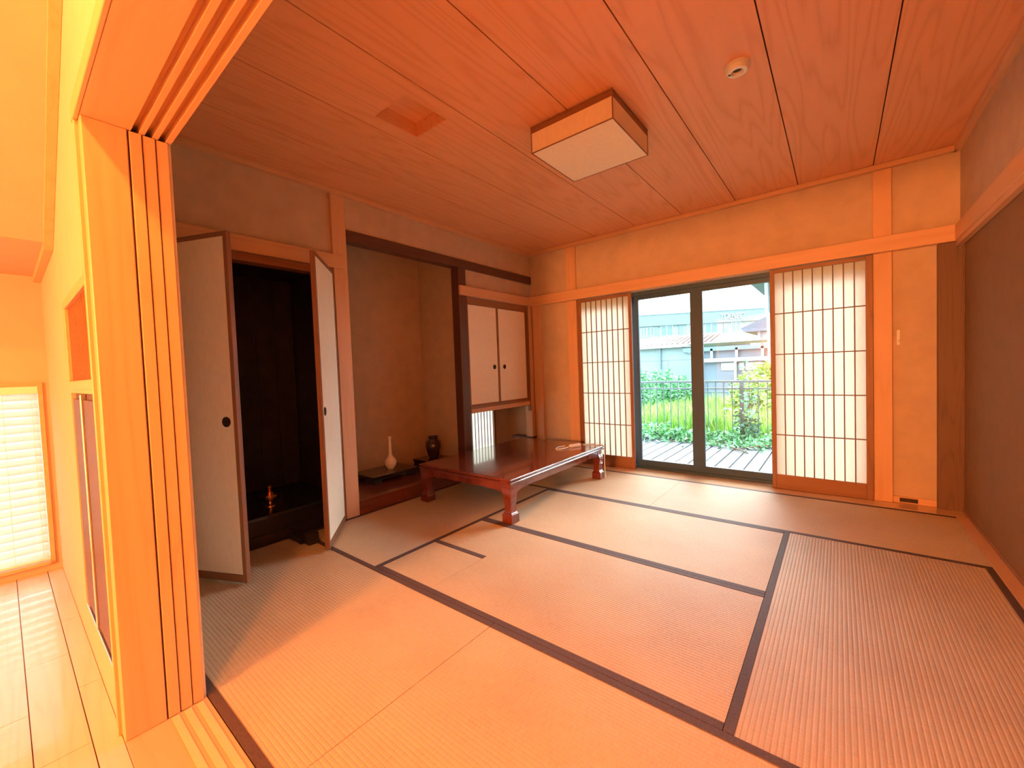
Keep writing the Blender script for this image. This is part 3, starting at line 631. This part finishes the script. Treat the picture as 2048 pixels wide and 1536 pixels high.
def leaves(name, pts, size, mat, parent=None, up=.35, **props):
    V, F = [], []
    for p in pts:
        d = Vector((random.gauss(0, 1), random.gauss(0, 1), random.gauss(up, .6))).normalized()
        s = d.cross(Vector((random.gauss(0, 1), random.gauss(0, 1), random.gauss(0, 1)))).normalized()
        L = size*random.uniform(.6, 1.4); n = len(V); p = Vector(p); w = s*L*.32; q = d.cross(s)*L*.12
        V += [p, p+d*L*.5+w+q, p+d*L, p+d*L*.5-w+q]; F += [(n, n+1, n+2), (n, n+2, n+3)]
    b = B(); b.v = [tuple(v) for v in V]; b.f = F
    me = bpy.data.meshes.new(name); off = wloc(parent) if parent else Vector((0, 0, 0))
    me.from_pydata([(v[0]-off.x, v[1]-off.y, v[2]-off.z) for v in b.v], [], F); me.materials.append(MT[mat])
    o = bpy.data.objects.new(name, me); COL.objects.link(o)
    if parent: o.parent = parent
    for k, v in props.items(): o[k] = v
    return o
# overgrown grass behind the railing
V, F = [], []
for i in range(26000):
    y = 6.75+(random.random()**1.4)*5.3; k = (y-CAM.y)
    xc = CAM.x-k*random.uniform(.02, .62)
    x = xc; h = random.uniform(.35, .95)*(1.0 if y > 7 else .75); a = random.uniform(0, 6.28); w = random.uniform(.008, .02); l = random.uniform(.05, .3); a2 = random.uniform(0, 6.28)
    n = len(V); c_, s_ = math.cos(a)*w, math.sin(a)*w; lx, ly = math.cos(a2)*l, math.sin(a2)*l
    V += [(x-c_, y-s_, GZ), (x+c_, y+s_, GZ), (x+c_+lx*.4, y+s_+ly*.4, GZ+h*.7), (x-c_+lx*.4, y-s_+ly*.4, GZ+h*.7), (x+lx, y+ly, GZ+h)]
    F += [(n, n+1, n+2, n+3), (n+3, n+2, n+4)]
me = bpy.data.meshes.new('tall_grass'); me.from_pydata(V, [], F); me.materials.append(MT['grass'])
o = bpy.data.objects.new('tall_grass', me); COL.objects.link(o); o['kind'] = 'stuff'; o['label'] = 'tall yellow green grass growing behind the railing'; o['category'] = 'grass'
def ball(c, r, n, zs=1):
    P = []
    for i in range(n):
        d = Vector((random.gauss(0, 1), random.gauss(0, 1), random.gauss(0, 1))).normalized()*(random.random()**.35)
        P.append((c[0]+d.x*r, c[1]+d.y*r, c[2]+d.z*r*zs))
    return P
def shrub(c, r, h, mat, label, n=1500, size=.10, group=None):
    t = thing('garden_shrub', (c[0], c[1], GZ), label, 'shrub', group=group)
    P = []
    for k in range(6): P += ball((c[0]+random.uniform(-.45, .45)*r, c[1]+random.uniform(-.45, .45)*r, GZ+h*random.uniform(.4, .75)), r*random.uniform(.5, .75), n//6, h/r*.5)
    leaves('foliage', P, size, mat, t)
    for k in range(3):
        a = k*2.1; mk('stem', B().tube([(c[0], c[1], GZ), (c[0]+math.cos(a)*r*.25, c[1]+math.sin(a)*r*.25, GZ+h*.6)], .015, 6), 'bark', t)
def sh(u, v_top, Y, r, mat, label, **k):
    p = aty(u, v_top, Y); shrub((p.x, Y), r, p.z-GZ, mat, label, **k)
sh(1286, 712, 9.5, .42, 'leaf', 'green rounded shrub growing by the white garage wall', n=1600)
sh(1325, 742, 10.5, .45, 'leaf', 'low green shrub in the middle of the garden', n=1500)
sh(1365, 744, 11.5, .50, 'leaf', 'low broad green shrub before the garage bracket', n=1500)
sh(1500, 735, 9.0, .50, 'leafy', 'yellow green bush before the carport', n=1900)
sh(1532, 722, 10.4, .45, 'leafy', 'taller yellow green bush beside the carport end', n=1700)
sh(1585, 720, 11.7, .6, 'leafy', 'broad yellow green bush at the garden side', n=1500)
sh(1240, 715, 11.6, .6, 'leaf', 'broad green shrub at the garden end', n=1500)
# vine over the deck edge, climbing the railing
vn = thing('vine', (1.8, 6.1, DZ), 'leafy vine creeping over the deck edge and railing post', 'vine')
P = []
for i in range(1700):
    x = random.uniform(-.3, 3.0); y = 6.28-abs(random.gauss(0, .22))*(1 if 1.2 < x < 2.4 else .8); hh = .13*math.exp(-((y-6.3)/.28)**2)+.02
    P.append((x, y, DZ+.01+random.random()*hh*(1.6 if x < .9 else 1)))
leaves('foliage', P, .075, 'leaf', vn)
P = [(1.98+random.gauss(0, .09), RY+random.gauss(0, .05), DZ+.02+abs(random.gauss(0, .38))) for i in range(420)]
leaves('climbing_foliage', P, .07, 'leafb', vn)
for u0, u1 in (((1.2, 6.2), (2.1, 5.55)), ((2.6, 6.2), (1.9, 5.7)), ((1.5, 6.25), (1.0, 5.9))):
    mk('stem', B().tube(smoothpts([(u0[0], u0[1], DZ+.012), ((u0[0]+u1[0])/2, (u0[1]+u1[1])/2+.08, DZ+.04), (u1[0], u1[1], DZ+.012)]), .009, 6), 'bark', vn)
# wire fence at the end of the garden
fn = thing('garden_fence', (-2, 13, GZ), 'thin distant metal fence crossing the garden', 'fence')
FY = 12.5; fz = aty(1300, 783, FY).z
mk('top_bar', bx(-4, 1.5, FY-.015, FY+.015, fz-.03, fz), 'rail', fn)
b0 = None
for i in range(50):
    x = -3.95+i*.11
    if b0 is None: b0 = mk('bar', bx(x-.008, x+.008, FY-.008, FY+.008, GZ, fz-.031), 'rail', fn)
    else: share('bar', b0, fn, (i*.11, 0, 0))

# ------------------------------------------------------------------ outside: buildings
# carport at the right, Y = 20.6
CY = 20.4
cpt = thing('carport', (1, CY, GZ), 'white framed carport with grey siding behind the yellow bushes', 'carport')
p = lambda u, v: aty(u, v, CY)
def fb(u0, v0, u1, v1, y0, y1, Y=CY):       # box whose front face spans two photo pixels at depth Y
    a, c_ = aty(u0, v0, Y), aty(u1, v1, Y); return bx(min(a.x, c_.x), max(a.x, c_.x), y0, y1, min(a.z, c_.z), max(a.z, c_.z))
mk('roof_edge', fb(1366, 690, 1650, 672, CY-.1, CY+3), 'bwhite', cpt)
mk('fascia', fb(1366, 697, 1650, 690, CY-.02, CY+.10), 'bband', cpt)
zmid = aty(1450, 719, CY).z
mk('middle_beam', bx(p(1395, 700).x, p(1650, 700).x, CY-.05, CY+.1, zmid-.10, zmid+.07), 'bwhite', cpt)
mk('siding', bx(p(1395, 700).x, p(1650, 700).x, CY+.2, CY+.3, GZ, p(1450, 695).z), 'bgrey', cpt)
for u in (1400, 1423, 1473, 1525): mk('post', bx(p(u, 700).x-.05, p(u, 700).x+.05, CY-.02, CY+.1, zmid+.071, p(1450, 696).z), 'bwhite', cpt)
for u in (1399, 1470): mk('lower_post', bx(p(u, 700).x-.05, p(u, 700).x+.05, CY-.02, CY+.1, GZ, zmid-.101), 'bwhite', cpt)
for u0, u1 in ((1441, 1467), (1477, 1487), (1490, 1520)):
    mk('pale_panel', bx(p(u0, 730).x, p(u1, 730).x, CY+.15, CY+.199, p(1450, 741).z, p(1450, 726).z), 'bwhite', cpt)
# garage with red tiled roof, Y = 24
GY = 24.0; p = lambda u, v: aty(u, v, GY)
gr = thing('garage', (-3, GY, GZ), 'pale garage with a red tiled roof and a dark drainpipe', 'garage')
gx0, gx1 = p(1225, 700).x, p(1500, 700).x; ez = p(1330, 694).z
mk('wall', bx(gx0, gx1, GY+.25, GY+6, GZ, ez), 'bwall', gr)
mk('gutter', bx(gx0-.1, gx1+.1, GY-.08, GY+.04, ez-.06, ez+.12), 'bwhite', gr)
rz1 = ez+.75
mk('roof', B().loft([[(gx0, GY, ez+.02), (gx0, GY+3.3, rz1), (gx0, GY+6.4, ez+.02)], [(gx1, GY, ez+.02), (gx1-1.6, GY+3.3, rz1), (gx1, GY+6.4, ez+.02)]]), 'tile', gr)
t0 = None; nT = int((gx1-1.7-gx0)/.30)
for i in range(nT):
    x = gx0+.15+i*.30
    if t0 is None:
        b = B(); rings = []
        for y, z in ((GY-.02, ez+.10), (GY+3.3, rz1+.04)):
            rings.append([(x+.07*math.cos(k), y, z+.07*math.sin(k)) for k in [math.pi*j/4 for j in range(5)]])
        t0 = mk('roof_tile', b.loft(rings), 'tile', gr); xt = x
    else: share('roof_tile', t0, gr, (x-xt, 0, 0))
mk('drainpipe', B().tube([(p(1318, 700).x, GY+.15, ez), (p(1318, 700).x, GY+.15, GZ)], .06, 8), 'bgrey', gr)
mk('seam', B().box(gx0, gx1, GY+.235, GY+.2495, p(1300, 722).z-.02, p(1300, 722).z).box(p(1332, 700).x, p(1332, 700).x+.04, GY+.235, GY+.2495, GZ, p(1300, 722).z-.021), 'bgrey', gr)
mk('bracket', B().tube([(p(1362, 694).x, GY+.1, ez-.03), (p(1366, 703).x, GY+.1, p(1366, 703).z), (p(1380, 706).x, GY+.1, p(1380, 706).z)], .05, 8), 'bgrey', gr)
# two-storey office building, seen obliquely
q0 = aty(1279, 632, 60); kk = (q0.z-CAM.z)
d1 = ray(1525, 617); q1 = CAM+d1*(kk/d1.z)
dirv = Vector((q1.x-q0.x, q1.y-q0.y, 0)).normalized(); ang = math.atan2(dirv.y, dirv.x); nrm = Vector((dirv.y, -dirv.x, 0))
ob = thing('office_building', (q0.x, q0.y, GZ), 'two-storey pale office building with lettering on its parapet', 'building', ang)
def fp(u, v):                              # photo pixel -> (along, height) on the facade
    d = ray(u, v); t = (Vector((q0.x, q0.y, 0))-CAM).dot(nrm)/d.dot(nrm); P = CAM+d*t
    return (P-Vector((q0.x, q0.y, 0))).dot(dirv), P.z-GZ
top = q0.z-GZ; bot = fp(1400, 647)[1]
mk('wall', bx(-14, 34, .4, 10, 0, bot+.01), 'bwall', ob, local=True)
mk('parapet', bx(-14.3, 34.3, 0, 10.2, bot, top), 'bband', ob, local=True)
mk('coping', bx(-14.4, 34.4, -.1, 10.3, top, top+.12), 'bgrey', ob, local=True)
for u0, u1, vt, vb in ((1284, 1293, 656, 672), (1295, 1308, 655, 671), (1323, 1346, 651, 670), (1375, 1381, 647, 666), (1412, 1436, 646, 665), (1465, 1482, 643, 661), (1230, 1250, 658, 675)):
    s0_, h1 = fp(u0, vt); s1_, h0 = fp(u1, vb); h1 = min(h1, bot-.05)
    w = mk('window', B().box(s0_, s1_, .30, .399, h0-.08, h0).box(s0_, s1_, .30, .399, h1, h1+.04).box(s0_-.08, s0_, .30, .399, h0-.08, h1+.04).box(s1_, s1_+.08, .30, .399, h0-.08, h1+.04).box((s0_+s1_)/2-.05, (s0_+s1_)/2+.05, .34, .399, h0, h1), 'bframe', ob, local=True)
    mk('pane', bx(s0_, s1_, .36, .395, h0, h1), 'bglass', w, local=True)
for u in (1313, 1362, 1452): 
    s_, _ = fp(u, 660); mk('pilaster', bx(s_-.25, s_+.25, .25, .399, 0, bot-.01), 'bband', ob, local=True)
s_, h_ = fp(1310, 678); mk('vent_box', bx(s_-.5, s_+.5, -.1, .399, h_-.4, h_+.4), 'bgrey', ob, local=True, bevel=.1)
tcu = bpy.data.curves.new('lettering', 'FONT'); tcu.body = 'TOENEC'; tcu.size = 1; tcu.extrude = .06; tcu.shear = .28; tcu.offset = .012
to = bpy.data.objects.new('lettering_tmp', tcu); COL.objects.link(to); bpy.context.view_layer.update()
tm = bpy.data.meshes.new_from_object(to.evaluated_get(bpy.context.evaluated_depsgraph_get())); bpy.data.objects.remove(to)
xs = [v.co.x for v in tm.vertices]; ysl = [v.co.y for v in tm.vertices]
(sa, ha), (sb, hb) = fp(1441, 639), fp(1488, 625)
kx = (sb-sa)/(max(xs)-min(xs)); kz = (hb-ha)/(max(ysl)-min(ysl))
for v in tm.vertices:
    x, y, z = v.co; v.co = (sa+(x-min(xs))*kx, -.03-z*2, ha+(y-min(ysl))*kz)
tm.name = 'lettering'; tm.materials.append(MT['bwhite']); lo = bpy.data.objects.new('lettering', tm); COL.objects.link(lo); lo.parent = ob; lo['label'] = 'raised pale slanted letters on the parapet'
s_, h_ = fp(1292, 601); an = thing('roof_antenna', tuple(Vector((q0.x, q0.y, 0))+dirv*s_-nrm*2+Vector((0, 0, top+GZ+.12))), 'thin television antenna on the office roof', 'antenna', ang)
hz_ = h_-top
mk('mast', bx(-.04, .04, -.04, .04, 0, hz_), 'bgrey', an, local=True)
for k, (w_, z_) in enumerate(((.55, .66), (.35, .72), (.4, .60))): mk('element', bx(-w_, w_, -.03, .03, hz_*z_-.03, hz_*z_+.03), 'bgrey', an, local=True)
# neighbour's house with slate roof, Y = 30
NY = 30.0; p = lambda u, v: aty(u, v, NY)
nb = thing('neighbour_house', (p(1560, 660).x, NY, GZ), 'house with a blue grey sloping roof behind the carport', 'house')
a, c_ = p(1518, 660), p(1720, 660)
mk('wall', bx(a.x, c_.x, NY+.6, NY+8, GZ, p(1530, 660).z), 'bwall', nb)
e0, e1, r0, r1 = p(1481, 657), p(1720, 665), p(1540, 622), p(1720, 610)
mk('roof', B().loft([[(e0.x, NY, e0.z), (e0.x+.2, NY, e0.z-.25), (e0.x+.2, NY+8, e0.z-.25), (e0.x, NY+8, e0.z)], [(r0.x+2.6, NY+1, r0.z+1.0), (r0.x+2.8, NY+1, e0.z-.25), (r0.x+2.8, NY+8, e0.z-.25), (r0.x+2.6, NY+8, r0.z+1.0)], [(c_.x, NY+1, r0.z+1.0), (c_.x, NY+1, e0.z-.25), (c_.x, NY+8, e0.z-.25), (c_.x, NY+8, r0.z+1.0)]]), 'slate', nb)
mk('drainpipe', B().tube([(p(1516, 662).x, NY+.4, p(1516, 662).z), (p(1516, 675).x, NY+.4, p(1516, 676).z)], .09, 8), 'bgrey', nb)
# house wing with overhanging eave, Y = 14
WY = 14.0; p = lambda u, v: aty(u, v, WY)
wg = thing('house_wing', (p(1560, 600).x, WY, GZ), 'pale house wing with overhanging eave and white downpipe', 'house')
wx = p(1534, 600).x; ez = p(1500, 568).z
mk('wall', bx(wx, wx+5, WY+.2, WY+5.6, GZ, ez-.005), 'bwall', wg)
mk('eave', bx(p(1500, 568).x, wx+5.5, WY-1.0, WY+5.9, ez, ez+.14), 'soffit', wg)
mk('downpipe', B().tube([(p(1532, 600).x, WY+.1, ez-.01), (p(1532, 600).x, WY+.1, p(1532, 622).z), (p(1536, 628).x, WY+.1, p(1536, 630).z), (p(1536, 628).x, WY+.1, GZ)], .05, 8), 'bwhite', wg)
